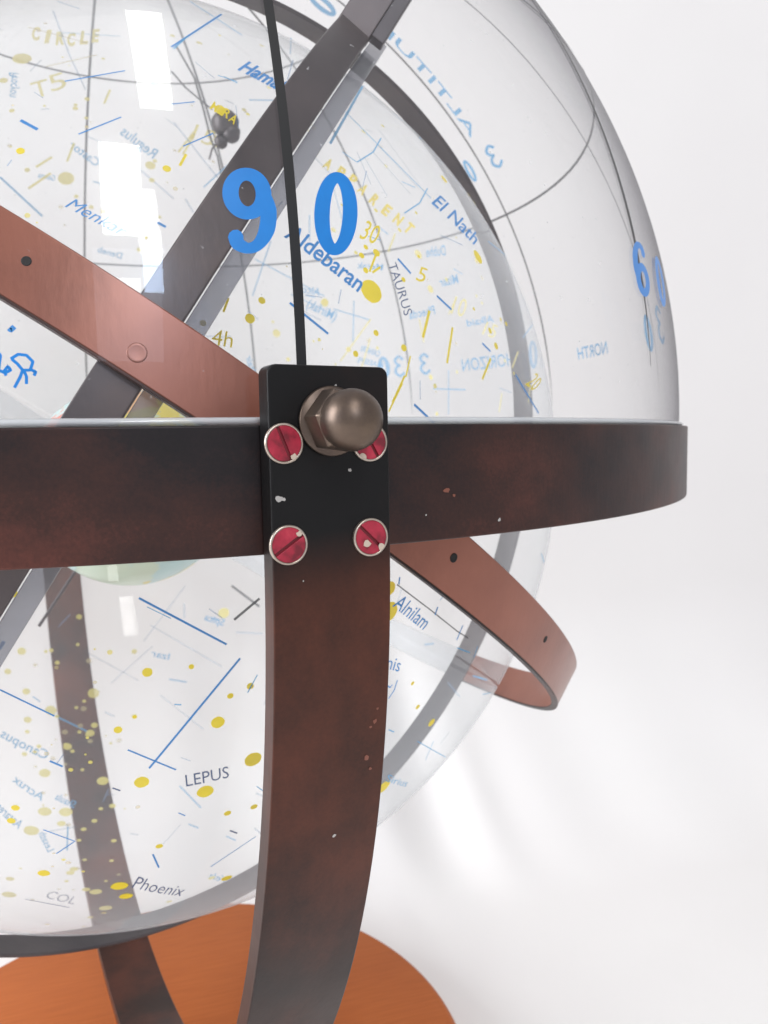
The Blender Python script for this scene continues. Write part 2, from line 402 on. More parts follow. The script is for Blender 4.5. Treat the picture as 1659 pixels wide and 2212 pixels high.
for a in ((602, 1077, 7, M_pale, 'leg', 1.2), (611, 1079, 4, M_pale, 'leg', 1.5), (755, 1015, 4, M_pale), (722, 1804, 4.5, M_pale), (809, 1558, 6, M_rust), (792, 1636, 6, M_rust), (800, 1570, 4, M_rust), (815, 1530, 3, M_rust),
    (725, 832, 3.0, M_pale), (655, 1255, 2.5, M_pale), (800, 1660, 4, M_rust),
    (1078, 1123, 5, M_pale, 'ring'), (965, 1060, 5, M_rust, 'ring', 1.8), (980, 1070, 4, M_rust, 'ring'), (920, 1112, 2, M_pale, 'ring')):
    scuff(*a)
# acorn nut
nc = face_leg(714, 910)
RN = .235
vv, ff = [], []
lathe('washer', [(0, .002), (.262, .002), (.268, .03), (.255, .045), (0, .045)], M_nut, stand, 48, nc, D)
def hexnut(c, ax, rc, h0, h1, parent):
    a = Z.copy(); b_ = ax.cross(a).normalized(); vv, ff = [], []
    hs = [(h0, .94), (h0+.03, 1), (h1-.04, 1), (h1, .90)]
    for h, k in hs:
        for i in range(6):
            t = pi/3*i+radians(22); vv.append(c+ax*h+(a*cos(t)+b_*sin(t))*rc*k)
    for j in range(3):
        for i in range(6): ff.append((j*6+i, j*6+(i+1) % 6, j*6+6+(i+1) % 6, j*6+6+i))
    ff += [tuple(range(5, -1, -1)), tuple(range(18, 24))]
    o = mesh_obj('acorn_nut', vv, ff, M_nut, parent, smooth=False)
    bm = bmesh.new(); bm.from_mesh(o.data); bmesh.ops.recalc_face_normals(bm, faces=bm.faces); bm.to_mesh(o.data); bm.free()
    return bevel(o, .010, 2, 25)
nut = hexnut(nc, D, RN+.015, .045, .32, stand)
pr = [(.22, .30)]
for k in range(0, 13):
    t = radians(90*k/12); pr.append((.225*cos(t), .38+.215*sin(t)))
pr[-1] = (0, pr[-1][1])
lathe('cap', pr, M_nut, nut, 48, nc, D)

# ------------------------------------------------------------------ dome with azimuth and altitude markings
RD, ZD = 9.66, .10
CD = Vector((0, 0, ZD)); AZ0 = 7.6
dome = thing('horizon_dome', 'clear acrylic dome over the ring with blue 90 and 60 numerals and black azimuth lines', 'dome')
pr = [(RD-.02, .0), (RD, .10)]
for k in range(1, 65):
    t = radians(90*k/64); pr.append((RD*cos(t), ZD+RD*sin(t)))
pr[-1] = (0, pr[-1][1])
lathe('dome_shell', pr, G_dome, dome, 192)
lathe('dome_flange', [(RD-.16, .004), (RD+.03, .004), (RD+.06, .03), (RD+.03, .055), (RD-.02, .065), (RD-.16, .05), (RD-.16, .004)], G_flange, dome, 200)
def dpt(az, alt, off=.012):
    a = radians(AZ0+az); e = radians(alt); r = RD+off
    return CD+Vector((r*cos(e)*sin(a), -r*cos(e)*cos(a), r*sin(e)))
def ribbon(name, pts, width, c, off_mat, parent, closed=False, cap=True):
    """thin printed line lying on a sphere about c; width in ring heights (number or list)"""
    c = Vector(c); n = len(pts); vv, ff = [], []
    for i, p in enumerate(pts):
        q0 = pts[max(0, i-1)]; q1 = pts[min(n-1, i+1)]
        if closed: q0 = pts[(i-1) % n]; q1 = pts[(i+1) % n]
        t = (q1-q0).normalized(); nn = (p-c).normalized(); s = t.cross(nn).normalized()
        w = (width[i] if isinstance(width, (list, tuple)) else width)*.5
        vv += [p+s*w, p-s*w]
    m_ = n if closed else n-1
    for i in range(m_):
        a = 2*i; b_ = 2*((i+1) % n); ff.append((a, a+1, b_+1, b_))
    return mesh_obj(name, vv, ff, off_mat, parent)
for k in range(12):
    az = 30*k
    if k == 0:
        pts = [dpt(0, 1+88*i/60, .03) for i in range(61)]
        ribbon('azimuth_line', pts, [.082*(1+.05*random.random()) for _ in pts], CD, INK_BLACK, dome)
    else:
        a0 = 3.5 if k == 1 else 3
        pts = [dpt(az, a0+(86-a0)*i/60) for i in range(61)]
        near = k in (1, 2)
        ribbon('azimuth_line', pts, [(.10 if k == 1 else .045 if near else .06)*min(1, .15+i/8) for i in range(61)], CD, INK_BLACK if k == 1 else INK_GREY, dome)
for alt in (30, 60):
    ribbon('altitude_circle', [dpt(a*3, alt) for a in range(120)], .05, CD, INK_GREY, dome, closed=True)

# ---- lettering mapped on a sphere
_fc = {}
def glyphs(txt, shear=0.0, bold=0.0):
    key = (txt, shear, bold)
    if key in _fc: return _fc[key]
    cu = bpy.data.curves.new('t', 'FONT'); cu.body = txt; cu.shear = shear; cu.offset = bold; cu.resolution_u = 3
    o = bpy.data.objects.new('t', cu); COL.objects.link(o)
    dg = bpy.context.evaluated_depsgraph_get(); me = bpy.data.meshes.new_from_object(o.evaluated_get(dg))
    V = [(v.co.x, v.co.y) for v in me.vertices]; F = [tuple(p.vertices) for p in me.polygons]
    bpy.data.objects.remove(o); bpy.data.curves.remove(cu); bpy.data.meshes.remove(me)
    _fc[key] = (V, F); return V, F
def put(name, V, F, p0, p1, h, c, R, near, mat_, parent, off=.014, cap=.7, label=None):
    """V: 2D outline with cap height `cap`; the baseline runs from photo point p0 to p1, letters are h tall there"""
    c = Vector(c)
    x0 = min(v[0] for v in V); x1 = max(v[0] for v in V)
    A = on_sphere(*p0, c, R, near); B = on_sphere(*p1, c, R, near)
    dx, dy = p1[0]-p0[0], p1[1]-p0[1]; l = math.hypot(dx, dy)
    ux, uy = (dy/l, -dx/l)
    if uy > 0 or (abs(uy) < 1e-6 and ux < 0): ux, uy = -ux, -uy
    Mx, My = (p0[0]+p1[0])/2, (p0[1]+p1[1])/2
    M0 = on_sphere(Mx, My, c, R, near); H = on_sphere(Mx+ux*h, My+uy*h, c, R, near)
    ex = (B-A)/(x1-x0); ey = (H-M0)/cap
    vv = []
    for x, y in V:
        q = A+ex*(x-x0)+ey*y; vv.append(c+(q-c).normalized()*(R+off))
    o = mesh_obj(name, vv, F, mat_, parent, smooth=False)
    if label: o['label'] = label
    return o
def stroke(pts, ws, n=14, closed=False):
    """outline of a brush stroke of varying width through 2D points (Catmull-Rom)"""
    P_, W_ = [], []
    N_ = len(pts)
    rng = range(N_ if closed else N_-1)
    for i in rng:
        g = (lambda k: k % N_) if closed else (lambda k: max(0, min(N_-1, k)))
        a, b_, c_, d_ = (pts[g(i-1)], pts[g(i)], pts[g(i+1)], pts[g(i+2)])
        for k in range(n):
            t = k/n
            f = lambda q: .5*(2*b_[q]+(c_[q]-a[q])*t+(2*a[q]-5*b_[q]+4*c_[q]-d_[q])*t*t+(3*b_[q]-a[q]-3*c_[q]+d_[q])*t**3)
            P_.append((f(0), f(1))); W_.append(ws[g(i)]*(1-t)+ws[g(i+1)]*t)
    if not closed: P_.append(pts[-1]); W_.append(ws[-1])
    V, F = [], []; M_ = len(P_)
    for i in range(M_):
        a = P_[(i-1) % M_] if closed or i else P_[0]; b_ = P_[(i+1) % M_] if closed or i < M_-1 else P_[-1]
        dx, dy = b_[0]-a[0], b_[1]-a[1]; l = math.hypot(dx, dy) or 1
        V += [(P_[i][0]-dy/l*W_[i]/2, P_[i][1]+dx/l*W_[i]/2), (P_[i][0]+dy/l*W_[i]/2, P_[i][1]-dx/l*W_[i]/2)]
    for i in range(M_ if closed else M_-1):
        a = 2*i; b_ = 2*((i+1) % M_); F.append((a, a+1, b_+1, b_))
    if not closed:            # round ends
        for idx, sg in ((0, -1), (M_-1, 1)):
            p = P_[idx]; w = W_[idx]/2; base = len(V)
            for k in range(10): V.append((p[0]+w*cos(2*pi*k/10), p[1]+w*sin(2*pi*k/10)))
            F.append(tuple(range(base, base+10)))
    return V, F
def ell(cx, cy, rx, ry, n=16, p=1.0): return [(cx+rx*cos(2*pi*k/n), cy+ry*sin(2*pi*k/n)) for k in range(n)]
def ellw(side, top, n=16): return [top+(side-top)*abs(cos(2*pi*k/n))**1.6 for k in range(n)]
DIG = {
 '0': stroke(ell(.26, .5, .17, .43), ellw(.185, .135), 6, closed=True),
 '9a': stroke(ell(.275, .70, .185, .225), ellw(.18, .15), 6, closed=True),
 '9b': stroke([(.46, .70), (.50, .50), (.47, .28), (.37, .12), (.25, .075), (.14, .13), (.115, .21)], [.14, .19, .185, .14, .12, .15, .17], 10),
 '3': stroke([(.08, .80), (.26, .93), (.46, .78), (.38, .60), (.24, .53), (.42, .45), (.48, .24), (.28, .06), (.07, .18)], [.12, .12, .14, .12, .08, .12, .14, .12, .12], 8),
}
V9 = list(DIG['9a'][0]); F9 = list(DIG['9a'][1]); b9 = len(V9); V9 += DIG['9b'][0]; F9 += [tuple(i+b9 for i in f) for f in DIG['9b'][1]]
V6 = [(.6-x, 1-y) for x, y in V9]; F6 = F9
V0, F0 = DIG['0']; V3, F3 = DIG['3']
def dput(V, F, p0, p1, h, near, mat_, nm='numeral', label=None, off=.02):
    return put(nm, V, F, p0, p1, h, CD, RD, near, mat_, dome, off, 1.0, label)
dput(V9, F9, (488, 556), (602, 548), 187, True, INK_BLUE, label='large bright blue 9')
dput(V0, F0, (672, 552), (766, 556), 180, True, INK_BLUE, label='large bright blue 0')
# 60 stands on the 37.6 degree line: sizes from the 90
def dome_num(V, F, az0, az1, alt0, alt1, mat_, label=None):
    x0 = min(v[0] for v in V); x1 = max(v[0] for v in V); y0 = min(v[1] for v in V); y1 = max(v[1] for v in V)
    vv = [dpt(az0+(az1-az0)*(x-x0)/(x1-x0), alt0+(alt1-alt0)*(y-y0)/(y1-y0), .02) for x, y in V]
    o = mesh_obj('numeral', vv, F, mat_, dome, smooth=False)
    if label: o['label'] = label
    return o
def box_num(V, F, bl, br, tl, tr, mat_, label=None, off=.02):
    """a figure filling a box on the dome given by (azimuth, altitude) corners"""
    x0 = min(v[0] for v in V); x1 = max(v[0] for v in V); y0 = min(v[1] for v in V); y1 = max(v[1] for v in V); vv = []
    for x, y in V:
        u = (x-x0)/(x1-x0); w = (y-y0)/(y1-y0)
        az = (bl[0]*(1-u)+br[0]*u)*(1-w)+(tl[0]*(1-u)+tr[0]*u)*w
        al = (bl[1]*(1-u)+br[1]*u)*(1-w)+(tl[1]*(1-u)+tr[1]*u)*w
        vv.append(dpt(az, al, off))
    o = mesh_obj('numeral', vv, F, mat_, dome, smooth=False)
    if label: o['label'] = label
    return o
box_num(V6, F6, (28.2, 8.2), (31.6, 8.5), (28.6, 12.2), (32.2, 12.6), INK_BLUE, 'blue 6 at the right edge')
box_num(V0, F0, (34.0, 8.2), (37.4, 8.6), (34.6, 12.2), (38.2, 12.7), INK_BLUE, 'blue 0 at the right edge')
box_num(V3, F3, (55.6, 7.6), (58.2, 8.0), (55.6, 11.6), (58.2, 12.0), INK_PALE); box_num(V0, F0, (60.6, 7.4), (63.4, 7.8), (60.6, 11.4), (63.4, 11.8), INK_PALE)
# the far side figures are read from outside, so they appear reversed from here
box_num(V0, F0, (92.6, 8.6), (94.6, 8.6), (92.0, 12.6), (94.0, 12.6), INK_PALE)
box_num(V3, F3, (115.6, 9.4), (117.8, 9.4), (115.6, 13.0), (117.8, 13.0), INK_PALE)
box_num(V3, F3, (120.8, 9.3), (123.0, 9.3), (120.8, 13.0), (123.0, 13.0), INK_PALE)
box_num(V0, F0, (123.8, 9.3), (126.2, 9.3), (123.8, 13.0), (126.2, 13.0), INK_PALE)
def dome_text(txt, az0, az1, alt, h, mat_, name='lettering', bold=0.012, vertical=False, lean=0):
    V, F = glyphs(txt, 0, bold); x0 = min(v[0] for v in V); x1 = max(v[0] for v in V); vv = []
    for x, y in V:
        u = (x-x0)/(x1-x0); vv.append(dpt(az0+(az1-az0)*u, alt+lean*u+h*y/.7, .02))
    return mesh_obj(name, vv, F, mat_, dome, smooth=False)
dome_text('NORTH', 75.2, 82.9, 8.9, 1.5, INK_PALE)
dome_text('HORIZON', 97.8, 109.0, 9.5, 1.9, INK_PALE)
# ALTITUDE scale climbs beside the 97.6 degree line
def climb_text(V, F, az, alt0, alt1, hdeg, mat_, cap=.7, name='lettering'):
    x0 = min(v[0] for v in V); x1 = max(v[0] for v in V); vv = []
    for x, y in V:
        u = (x-x0)/(x1-x0); al = alt0+(alt1-alt0)*u
        vv.append(dpt(az-hdeg*(y/cap)/cos(radians(al)), al, .02))
    return mesh_obj(name, vv, F, mat_, dome, smooth=False)

Va, Fa = glyphs('ALTITUDE', 0, .012); climb_text(Va, Fa, 88.6, 40.6, 61.0, 1.75, INK_PALE)
box_num(V3, F3, (84.4, 35.6), (87.6, 35.6), (84.4, 38.8), (87.6, 38.8), INK_PALE)
box_num(V0, F0, (92.4, 35.6), (94.4, 35.6), (92.4, 38.8), (94.4, 38.8), INK_PALE)
box_num(V0, F0, (92.8, 62.4), (98.5, 62.4), (92.8, 66.5), (98.5, 66.5), INK_PALE)

# ------------------------------------------------------------------ ring cradle around the sphere
CS = Vector((0, 0, -.6215)); RS = 7.795
NK = Vector((.5671, .1078, .8165)).normalized(); NM = Vector((-.8446, .0708, .5306)).normalized()
NF = Vector((.3858, -.9063, -.1728)).normalized()
cradle = thing('ring_cradle', 'three tilted bronze and copper rings crossing each other around the clear star globe', 'ring cradle')
def kang(px, py, r=8.757):
    c = CS+NK*.2567; d = cray(px, py); t = (c-C0).dot(NK)/d.dot(NK); v = (C0+d*t-c).normalized()
    _, a, b_ = frame(NK); return atan2(v.dot(b_), v.dot(a))
TK1 = kang(1062, 1478)-.005; TK0 = kang(-250, 330)
_, ka_, kb_ = frame(NK)
nearv = (C0-CS); tn = atan2(nearv.dot(kb_), nearv.dot(ka_))      # angle facing the camera
def unwrap(t, lo):
    while t < lo: t += 2*pi
    while t >= lo+2*pi: t -= 2*pi
    return t
TK1 = unwrap(TK1, tn); TK0 = unwrap(TK0, tn-2*pi)
if TK1-TK0 > 2*pi: TK0 += 2*pi
eq = band('equator_ring', CS+NK*.2567, NK, 8.665, 8.757, .331, M_copper, cradle, t0=TK0, t1=TK1, seg=200, bw=.02)
band('ring_edge', CS+NK*(.2567-.331-.006), NK, 8.658, 8.762, .012, M_ring, cradle, t0=TK0, t1=TK1, seg=200, bw=.004)
band('paled_ring_section', CS+NK*.2567, NK, 8.665, 8.757, .331, G_paled, cradle, t0=TK1+.002, t1=TK0+2*pi-.002, seg=120, bw=.02)  # far part of the copper ring, paling by refraction put into the material
eq['label'] = 'reddish copper ring with small drilled holes'
NM = Vector((-.8416, .0164, .5398)).normalized()
me_ = band('meridian_ring', CS+NM*.527, NM, 8.52, 8.655, .212, M_steel, cradle, t0=radians(-128), t1=radians(-44), seg=160, bw=.018)
def bar(name, p0, p1, depth, w, th, mt, parent):
    A = C0+cray(*p0)*(depth/cray(*p0).dot(CF)); B = C0+cray(*p1)*(depth/cray(*p1).dot(CF))
    ex = (B-A).normalized(); ez = ((A+B)/2-CS).normalized(); ez = (ez-ex*ez.dot(ex)).normalized(); ey = ez.cross(ex)
    vv = [P_+ey*a*w/2+ez*b*th/2 for P_ in (A, B) for a, b in ((-1, -1), (1, -1), (1, 1), (-1, 1))]
    o = mesh_obj(name, vv, [(0, 3, 2, 1), (4, 5, 6, 7), (0, 1, 5, 4), (1, 2, 6, 5), (2, 3, 7, 6), (3, 0, 4, 7)], mt, parent, smooth=False)
    return bevel(o, .015)
tpM = radians(-44); _, ma_, mb_ = frame(NM); PM = CS+NM*.527+(ma_*cos(tpM)+mb_*sin(tpM))*8.655
dM = (PM-C0).dot(CF); qM = ((PM-C0).dot(CR)/dM*FPX+829.5, 1106-(PM-C0).dot(CU)/dM*FPX)
bar('pole_bar', (qM[0]-14, qM[1]+22), (qM[0]+118, qM[1]-185), dM, .43, .13, M_steel, cradle)
bar('pole_clamp', (810, 92), (905, -60), dM+.12, .20, .2, M_grey, cradle)
me_['label'] = 'grey brown band rising behind the copper ring'
fr = band('colure_ring', CS+NF*3.2214, NF, 7.33, 7.393, .246, M_steel, cradle, seg=220, bw=.018)
fr.data.materials[0] = M_grey
fr['label'] = 'grey band passing behind the star globe'
# drilled holes in the copper ring (dark discs with a lip; the shade inside put into their colour)
def hole(px, py, r=.055):
    c = CS+NK*.2567; d = cray(px, py); # hit the outer cylinder
    m_ = C0-c; dn = d-NK*d.dot(NK); mn = m_-NK*m_.dot(NK)
    A_ = dn.dot(dn); B_ = 2*dn.dot(mn); C_ = mn.dot(mn)-8.757**2
    t = (-B_-sqrt(max(0, B_*B_-4*A_*C_)))/(2*A_); p = C0+d*t
    ax = (p-c); ax = (ax-NK*ax.dot(NK)).normalized()
    o = lathe('hole', [(0, .004), (r*.8, .004), (r, .0055), (r*1.15, .003), (r*1.15, -.02)], M_hole, eq, 20, p, ax)
    return o
for hp, hr in (((57, 564), .037), ((980, 1205), .045), ((1178, 1381), .040)): hole(*hp, hr)
hole(296, 762, .075).data.materials[0] = M_copper
# holes bored on round the ring where the photo does not show them stay out

# ------------------------------------------------------------------ celestial sphere
sph = thing('celestial_sphere', 'clear acrylic star globe printed with yellow stars, blue names and fine lines', 'star globe')
def uvsphere(name, c, R, n, t0, t1, mat_, parent, seg=160, rows=80):
    pr = []
    for k in range(rows+1):
        t = t0+(t1-t0)*k/rows; pr.append((max(0, R*cos(t)) if abs(abs(t)-pi/2) > 1e-6 else 0, R*sin(t)))
    return lathe(name, pr, mat_, parent, seg, c, n)
# two hemispheres meet at a flanged seam
d1 = (on_sphere(838, 1362, CS, RS)-CS).normalized(); d2 = (on_sphere(1062, 1478, CS, RS)-CS).normalized()
NS = d1.cross(d2).normalized()
if NS.z < 0: NS = -NS
uvsphere('upper_hemisphere', CS, RS, NS, 0.003, pi/2, G_sphere, sph)
uvsphere('lower_hemisphere', CS, RS, NS, -pi/2, -0.003, G_sphere, sph)
# tinted joining band that runs beside the meridian ring
band('joining_band', CS+NM*.205, NM, 8.30, 8.50, .10, G_band, sph, seg=160, bw=.01, t0=radians(-128), t1=radians(-38))

def star(px, py, rx, near=True, mat_=None, ecc=None):
    p = on_sphere(px, py, CS, RS, near); dist = (p-C0).length
    nn = (p-CS).normalized(); cosv = abs(nn.dot((p-C0).normalized()))
    r = rx/FPX*(p-C0).dot(CF)
    a = nn.orthogonal().normalized(); b_ = nn.cross(a); vv = []
    K = 18 if rx > 5 else 10
    for k in range(K):
        t = 2*pi*k/K; q = p+(a*cos(t)+b_*sin(t))*r*(1+random.uniform(-.03, .03)); vv.append(CS+(q-CS).normalized()*(RS+.012))
    o = mesh_obj('star', vv, [tuple(range(K))], mat_ or (INK_YEL if near else INK_YEL2), sph, smooth=False)
    return o
def dash(pts, wpx, near=True, mat_=None, name='printed_line', surf=None):
    c, R, par = surf or (CS, RS, sph)
    out = []
    for i in range(len(pts)-1):
        k = 7
        for j in range(k): 
            u = j/k; out.append((pts[i][0]*(1-u)+pts[i+1][0]*u, pts[i][1]*(1-u)+pts[i+1][1]*u))
    out.append(pts[-1])
    P3 = [on_sphere(x, y, c, R, near) for x, y in out]
    w = wpx/FPX*(P3[0]-C0).dot(CF)
    P3 = [c+(p-c).normalized()*(R+.013) for p in P3]
    return ribbon(name, P3, w, c, mat_ or INK_BLUE2, par)
def word(txt, p0, p1, h, near=True, mat_=None, shear=0.0, bold=0.0, surf=None):
    V, F = glyphs(txt, shear, bold); c, R, par = surf or (CS, RS, sph)
    return put('star_name', V, F, p0, p1, h, c, R, near, mat_ or INK_BLUE2, par)

# near, strongly inked stars: x, y, radius in photo units
for x, y, r in ((801, 630, 27), (565, 650, 8), (539, 689, 11), (438, 699, 7), (45, 328, 9), (360, 366, 9), (767, 765, 7), (811, 720, 7),
    (871, 752, 8), (1031, 556, 16), (958, 388, 10), (789, 535, 6), (812, 547, 9), (780, 553, 7), (789, 585, 7), (870, 605, 6),
    (318, 1451, 11), (470, 1559, 15), (546, 1639, 19), (306, 1688, 16), (443, 1708, 18), (255, 1575, 9), (540, 1481, 8), (413, 1439, 6),
    (491, 1755, 8), (548, 1741, 8), (258, 1912, 18), (272, 1934, 14), (840, 1270, 16), (840, 1320, 22), (344, 1826, 8), (34, 1743, 9), (25, 1771, 9),
    (291, 1547, 5), (497, 1502, 7), (489, 1895, 12), (95, 1884, 13), (1057, 715, 7), (1070, 748, 8), (1022, 668, 4),
    (931, 1560, 10), (901, 1526, 6), (890, 1475, 5), (826, 1700, 20), (30, 1281, 9), (903, 555, 4), (1092, 700, 5), (1080, 690, 4)):
    star(x, y, r, True)
# paler stars seen through the far side
for x, y, r in ((143, 386, 17), (48, 128, 20), (8, 175, 9), (702, 652, 8), (903, 550, 11), (929, 625, 9), (325, 358, 11), (328, 390, 6), (202, 1497, 12),
    (110, 1534, 12), (171, 1332, 6), (168, 1392, 4), (124, 1431, 5), (146, 1612, 9), (195, 1583, 9), (204, 1566, 7), (165, 1528, 4), (182, 1514, 4),
    (188, 1587, 4), (142, 1608, 5), (178, 1662, 4), (222, 1686, 12), (97, 1669, 12), (97, 1752, 14), (142, 1753, 14), (68, 1793, 16), (133, 1778, 9),
    (47, 1406, 9), (17, 1450, 7), (57, 1493, 8), (60, 1554, 8), (483, 1324, 12), (290, 1407, 6), (290, 1547, 6), (243, 1740, 7), (218, 1746, 5),
    (246, 1815, 6), (171, 1814, 5), (183, 1856, 5), (241, 1858, 5), (186, 1920, 9), (20, 1931, 15), (22, 1897, 9), (160, 1876, 9), (152, 1884, 9),
    (207, 1925, 13), (228, 1960, 14), (195, 1980, 7), (365, 1946, 7), (457, 1895, 8), (26, 240, 6), (163, 235, 6), (59, 368, 6), (188, 215, 6),
    (165, 425, 5), (300, 540, 5), (1028, 640, 4), (1040, 655, 4), (930, 815, 6), (1090, 780, 5), (597, 720, 9), (700, 655, 9), (565, 100, 6), (430, 94, 7)):
    star(x, y, r, False)
# a dusting of faint small stars (Milky Way side)
rnd = random.Random(3)
cnt = 0
while cnt < 184:
    if cnt < 60:
        x = rnd.gauss(150, 70); y = rnd.uniform(1400, 2000)
    elif cnt < 110: x = rnd.uniform(0, 560); y = rnd.uniform(10, 620)
    else: x = rnd.uniform(560, 1120); y = rnd.uniform(150, 900)
    if x < 0 or x > 1120: continue
    star(x, y, rnd.uniform(2.2, 6.5), rnd.random() < .35, INK_YEL2 if rnd.random() < .5 else INK_YEL3); cnt += 1

# ecliptic scale: yellow dashes and figures
for a, b_, w, nr in (((493, 645), (482, 675), 5, 1), ((110, 375), (62, 408), 6, 0), ((78, 362), (113, 340), 6, 0), ((420, 290), (395, 335), 5, 0), ((402, 335), (388, 360), 6, 1),
    ((905, 690), (915, 740), 4, 0), ((976, 708), (964, 785), 6, 1), ((926, 672), (912, 730), 7, 1), ((968, 680), (985, 645), 3, 0), ((820, 578), (803, 590), 5, 1), ((812, 548), (797, 588), 5, 1),
    ((1058, 775), (1040, 820), 6, 1), ((853, 505), (838, 545), 4, 0), ((846, 870), (873, 812), 5, 1), ((838, 890), (868, 828), 4, 1), ((875, 815), (885, 770), 4, 1), ((765, 845), (800, 730), 3, 0), ((735, 780), (800, 690), 3, 0),
    ((1105, 795), (1118, 760), 4, 0), ((1077, 890), (1083, 850), 4, 0), ((420, 285), (385, 330), 5, 0), ((160, 310), (145, 350), 5, 0), ((238, 195), (225, 225), 5, 0), ((1145, 830), (1140, 870), 4, 0)):
    dash([a, b_], w, bool(nr), INK_YEL if nr else INK_YEL2, 'scale_mark')
for a, b_ in (((60, 60), (190, 95)), ((100, 145), (210, 120))): 
    dash([a, b_], 5, False, INK_YEL3, 'scale_mark')
for t, p0, p1, h, nr in (('30', (774, 515), (808, 530), 42, 1), ('5', (896, 606), (914, 612), 32, 1), ('10', (972, 678), (1000, 686), 40, 0), ('15', (1040, 722), (1066, 732), 30, 0),
    ('4h', (455, 745), (500, 752), 34, 1), ('15', (412, 300), (455, 318), 34, 0), ('5', (112, 200), (146, 190), 36, 0), ('20', (1132, 830), (1150, 846), 34, 1), ('T', (75, 215), (110, 205), 36, 0), ('5', (452, 312), (470, 322), 24, 0)):
    word(t, p0, p1, h, bool(nr), INK_YEL if nr else INK_YEL2, 0, .0)
# yellow arc lettering, letter by letter
ap = [(668, 345), (700, 350), (728, 368), (752, 383), (775, 402), (800, 425), (826, 448), (851, 468), (874, 486), (893, 503)]
for i, ch in enumerate('.APPARENT.'):
    if ch == '.': continue
    x0, y0 = ap[i]; x1, y1 = ap[i+1] if i+1 < len(ap) else (ap[i][0]+20, ap[i][1]+16)
    l = math.hypot(x1-x0, y1-y0); k = 17/l
    word(ch, (x0-5, y0+10), (x0-5+(x1-x0)*k, y0+10+(y1-y0)*k), 22, False, INK_YEL, 0, .045)
cp = [(70, 88), (95, 94), (120, 98), (146, 100), (172, 96), (198, 92)]
for ch, (x, y) in zip('CIRCLE', cp): word(ch, (x, y), (x+19, y-1), 26, False, INK_YEL2, .2, .05)
mp_ = [(440, 270), (459, 240), (470, 246), (490, 258)]
for ch, (x, y) in zip('MIRA', [(452, 236), (466, 244), (478, 250), (492, 262)]): word(ch, (x, y), (x+13, y+9), 18, True, INK_YEL, 0, .02)

# blue names, near side
word('Aldebaran', (612, 512), (772, 632), 34, True, INK_BLUE2, 0, .018)
word('El Nath', (930, 440), (1022, 530), 24, True, INK_BLUE2, 0, .01)
word('TAURUS', (836, 572), (872, 684), 19, True, INK_NAVY, 0, -.004)
word('LEPUS', (402, 1697), (496, 1677), 25, True, INK_NAVY, .12, .0)
word('Alnilam', (846, 1308), (912, 1360), 33, True, INK_BLUE2, .0, .005)
word('Orionis', (770, 1425), (860, 1450), 30, True, INK_BLUE2, .0, .0)
dash([(832, 1478), (841, 1484), (846, 1478)], 3, True); dash([(857, 1468), (850, 1490), (838, 1508)], 3, True)
word('Menkar', (140, 448), (268, 516), 26, True, INK_BLUE2, .45, .0)
word('Hamal', (512, 152), (612, 204), 26, True, INK_BLUE2, .45, .03)
word('Phoenix', (284, 1915), (396, 1934), 26, True, INK_NAVY, .5, -.004)
word('COL', (100, 1938), (160, 1952), 18, False, INK_NAVY, .4, -.01)
word('Sirius', (832, 1686), (876, 1698), 16, True, INK_PALE, .2, .0)
SD = (CD, RD, dome)
for pl in ([(-12, 752), (2, 768), (-2, 800), (12, 806), (24, 800), (18, 792), (10, 802), (14, 812)], [(24, 776), (40, 766), (58, 768), (72, 782), (66, 800), (50, 800), (38, 786), (26, 776)],
    [(50, 800), (44, 816), (32, 838)], [(52, 800), (58, 814), (58, 830)], [(66, 798), (78, 804), (74, 812)]):
    dash(pl, 6.5, True, INK_BLUE, 'script_letter', SD)
dash([(20, 710), (24, 714), (32, 706)], 11, True, INK_BLUE2, 'script_letter', SD)
# fainter names on the far half: reversed, since they are meant to be read from outside
for t, x0, y0, x1, y1, h in (('Dubhe', 962, 552, 920, 556, 22), ('Phecda', 940, 678, 884, 690, 18), ('Mizar', 990, 612, 950, 620, 20), ('Alkaid', 1066, 696, 1008, 706, 15), ('(Mirfak)', 722, 694, 660, 664, 20), ('Alcor', 690, 640, 640, 630, 16),
    ('Merak', 826, 585, 770, 580, 14), ('CANCRI', 818, 772, 778, 758, 13), ('PRAESEPE', 826, 796, 770, 782, 11), ('Spica', 482, 1352, 440, 1338, 15), ('Acrux', 90, 1730, 26, 1686, 18), ('Canopus', 100, 1640, 0, 1590, 20), ('Antares', 40, 1790, -10, 1745, 20),
    ('Regulus', 330, 344, 258, 290, 22), ('Castor', 208, 362, 148, 318, 18), ('Pollux', 340, 190, 360, 130, 15), ('Procyon', 40, 160, 34, 212, 20), ('Gemma', 118, 392, 82, 384, 12), ('Vela', 490, 1905, 450, 1895, 14), ('Deneb', 262, 560, 210, 545, 13), ('Altair', 545, 820, 530, 770, 14), ('Izar', 365, 1425, 325, 1416, 14), ('Shaula', 160, 1745, 118, 1725, 16), ('Lesath', 104, 1840, 84, 1800, 16)):
    word(t, (x0, y0), (x1, y1), h, False, INK_PALE, 0, .015)

